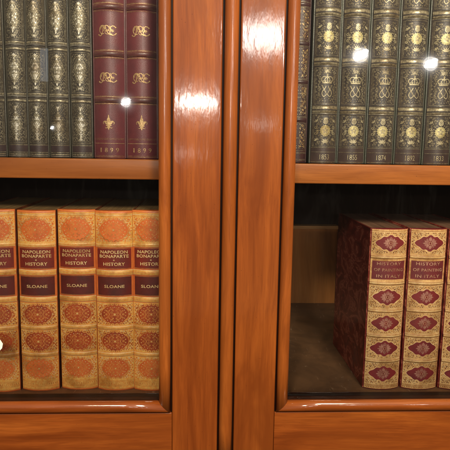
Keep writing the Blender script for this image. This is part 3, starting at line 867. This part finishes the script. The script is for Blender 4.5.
# ------------------------------------------------------------------ book E: narrow black-red gilt, half behind the moulding
def make_E():
    r = empty('antique_book', (.1115, .064, ZUR + .0004), 'narrow black and red gilt book half hidden by the right door moulding', 'book')
    W, H = 29.0, 285.0
    bl = [68, 126, 184, 242]
    sp = Spine(W, H, 7, [(b, 2.6, 1.4) for b in bl], 2.2); o = Orn()
    for b in bl: gold_rules(o, W, b, 1, (-3.4, 3.4), .5, 3)
    for k, (a, b) in enumerate(((20, 63), (73, 121), (131, 179), (189, 237))):
        panel_frame(o, W, a, b, 1)
        st = len(o.items); o.filigree(.6, W / 2 - 3, a + 2, b - 2, 3.1, .55, 1, 3, k + 40)
        o.filigree(1.5, W / 2 - 3, a + 3, b - 3, 5.5, .6, 2, 4, k + 50); o.mirror(st)
    for v in (17, 15.5, 6, 4.5): gold_rules(o, W, v, 1, (0,), .5, 3)
    spine_mesh('spine', sp, o, [M['black_mor'], M['umber_gold'], M['wine_gold']], r)
    boards_and_pages(r, 32.0, W, H, 200, M['black_mor'], M['page_dark'], 2.6, front=.6, square=3)
    return r
make_E()

# ------------------------------------------------------------------ camera
cam = bpy.data.cameras.new('camera'); co = bpy.data.objects.new('camera', cam); COL.objects.link(co)
p, y, r = map(math.radians, (8.2, 2.7, .9))
fw = Vector((math.sin(y) * math.cos(p), math.cos(y) * math.cos(p), -math.sin(p)))
rt = fw.cross(Vector((0, 0, 1))).normalized(); up = rt.cross(fw)
rt2 = rt * math.cos(r) + up * math.sin(r); up2 = up * math.cos(r) - rt * math.sin(r)
mw = Matrix((rt2, up2, -fw)).transposed().to_4x4(); mw.translation = Vector((-.043, -.82, EYE))
co.matrix_world = mw
cam.sensor_width = 36; cam.lens = 36 * 551 / 450; cam.clip_start = .01; cam.clip_end = 100
scene.camera = co

# ------------------------------------------------------------------ light: the lamps of the shop and added fill and glare lights, behind the viewer
def area(name, loc, target, sx, sy, radiance, color=(1, 1, 1), shape='RECTANGLE'):
    l = bpy.data.lights.new(name, 'AREA'); l.shape = shape; l.size = sx
    if shape in ('RECTANGLE', 'ELLIPSE'): l.size_y = sy
    a = sx * sy * (PI / 4 if shape in ('DISK', 'ELLIPSE') else 1)
    l.energy = radiance * PI * a; l.color = color
    o = bpy.data.objects.new(name, l); COL.objects.link(o); o.location = loc
    d = Vector(target) - Vector(loc); o.rotation_euler = d.to_track_quat('-Z', 'Y').to_euler()
    return o
W1 = (1, .86, .68)
T = (0, 0, EYE)
area('key_or_fill_light', (.55, -1.75, EYE + 1.35), (0, 0, EYE - .15), .55, .55, 102, (1, .84, .61), 'DISK')
area('key_or_fill_light', (-.55, -2.2, EYE + 1.2), (.2, .1, EYE - .2), .3, .3, 85, (1, .85, .64), 'DISK')  # added fill from the left for the book side, no known lamp
area('strip_lamp', (-.075, -3, EYE + .289), T, .30, .036, 120, (1, .93, .84))
area('strip_lamp', (.385, -3, EYE + .73), T, .34, .17, 32, (1, .93, .86))
def bulb(loc, r, rad):
    """a small bright lamp; offset pieces and dim discs added to imitate its glare"""
    area('small_lamp', loc, T, r, r * .72, rad, (1, .98, .95), 'ELLIPSE')
    area('small_lamp', (loc[0] + r * .34, loc[1], loc[2] + r * .30), T, r * .5, r * .42, rad * .7, (1, .98, .95), 'ELLIPSE')
    area('small_lamp', (loc[0] - r * .42, loc[1], loc[2] - r * .26), T, r * .42, r * .3, rad * .35, (1, .98, .95), 'ELLIPSE')
    for k, (f, g) in enumerate(((1.25, .12), (1.5, .03), (1.8, .012), (2.1, .007), (2.45, .004), (2.8, .0025), (3.2, .0015))):  # stacked dim discs added for a halo round the reflected spot
        area('lamp_glow', (loc[0], loc[1] - .01 * (k + 1), loc[2]), T, r * f, r * f, rad * g, (1, .96, .92), 'DISK')
area('strip_lamp', (-.16, -3, EYE - .055), T, .20, .018, 14, (1, .92, .82))
area('strip_lamp', (.38, -3, EYE + .150), T, .16, .014, 22, (1, .92, .82))
area('glare_strip', (-1.09, -3, EYE + .52), T, .05, .20, 2.2, (.80, .90, 1))  # added cool strip that puts a bluish glare in the left pane
bulb((-.55, -3, EYE + .287), .055, 100); bulb((1.057, -3, EYE + .62), .08, 100)
bulb((1.537, -3, EYE + .581), .08, 100); bulb((-1.048, -3, EYE + .093), .022, 60)

w = bpy.data.worlds.new('World'); scene.world = w; w.use_nodes = True
nt = w.node_tree; bg = nt.nodes['Background']
tc = nt.nodes.new('ShaderNodeTexCoord'); sx = nt.nodes.new('ShaderNodeSeparateXYZ'); nt.links.new(tc.outputs['Generated'], sx.inputs[0])
mr = nt.nodes.new('ShaderNodeMapRange'); mr.inputs[1].default_value = -1; mr.inputs[2].default_value = 1
nt.links.new(sx.outputs['Z'], mr.inputs[0])
c = ramp(nt, mr.outputs[0], [(.0, (.03, .025, .02)), (.348, (.02, .015, .012)), (.354, (.30, .17, .09)), (.40, (.13, .08, .05)), (.47, (.06, .045, .035)), (.53, (.34, .29, .23)), (.62, (.34, .29, .23)), (1.0, (.25, .20, .15))])
nt.links.new(c, bg.inputs[0]); bg.inputs[1].default_value = 1.0

vs = scene.view_settings; vs.view_transform = 'Standard'; vs.look = 'None'; vs.gamma = 1; vs.exposure = .22
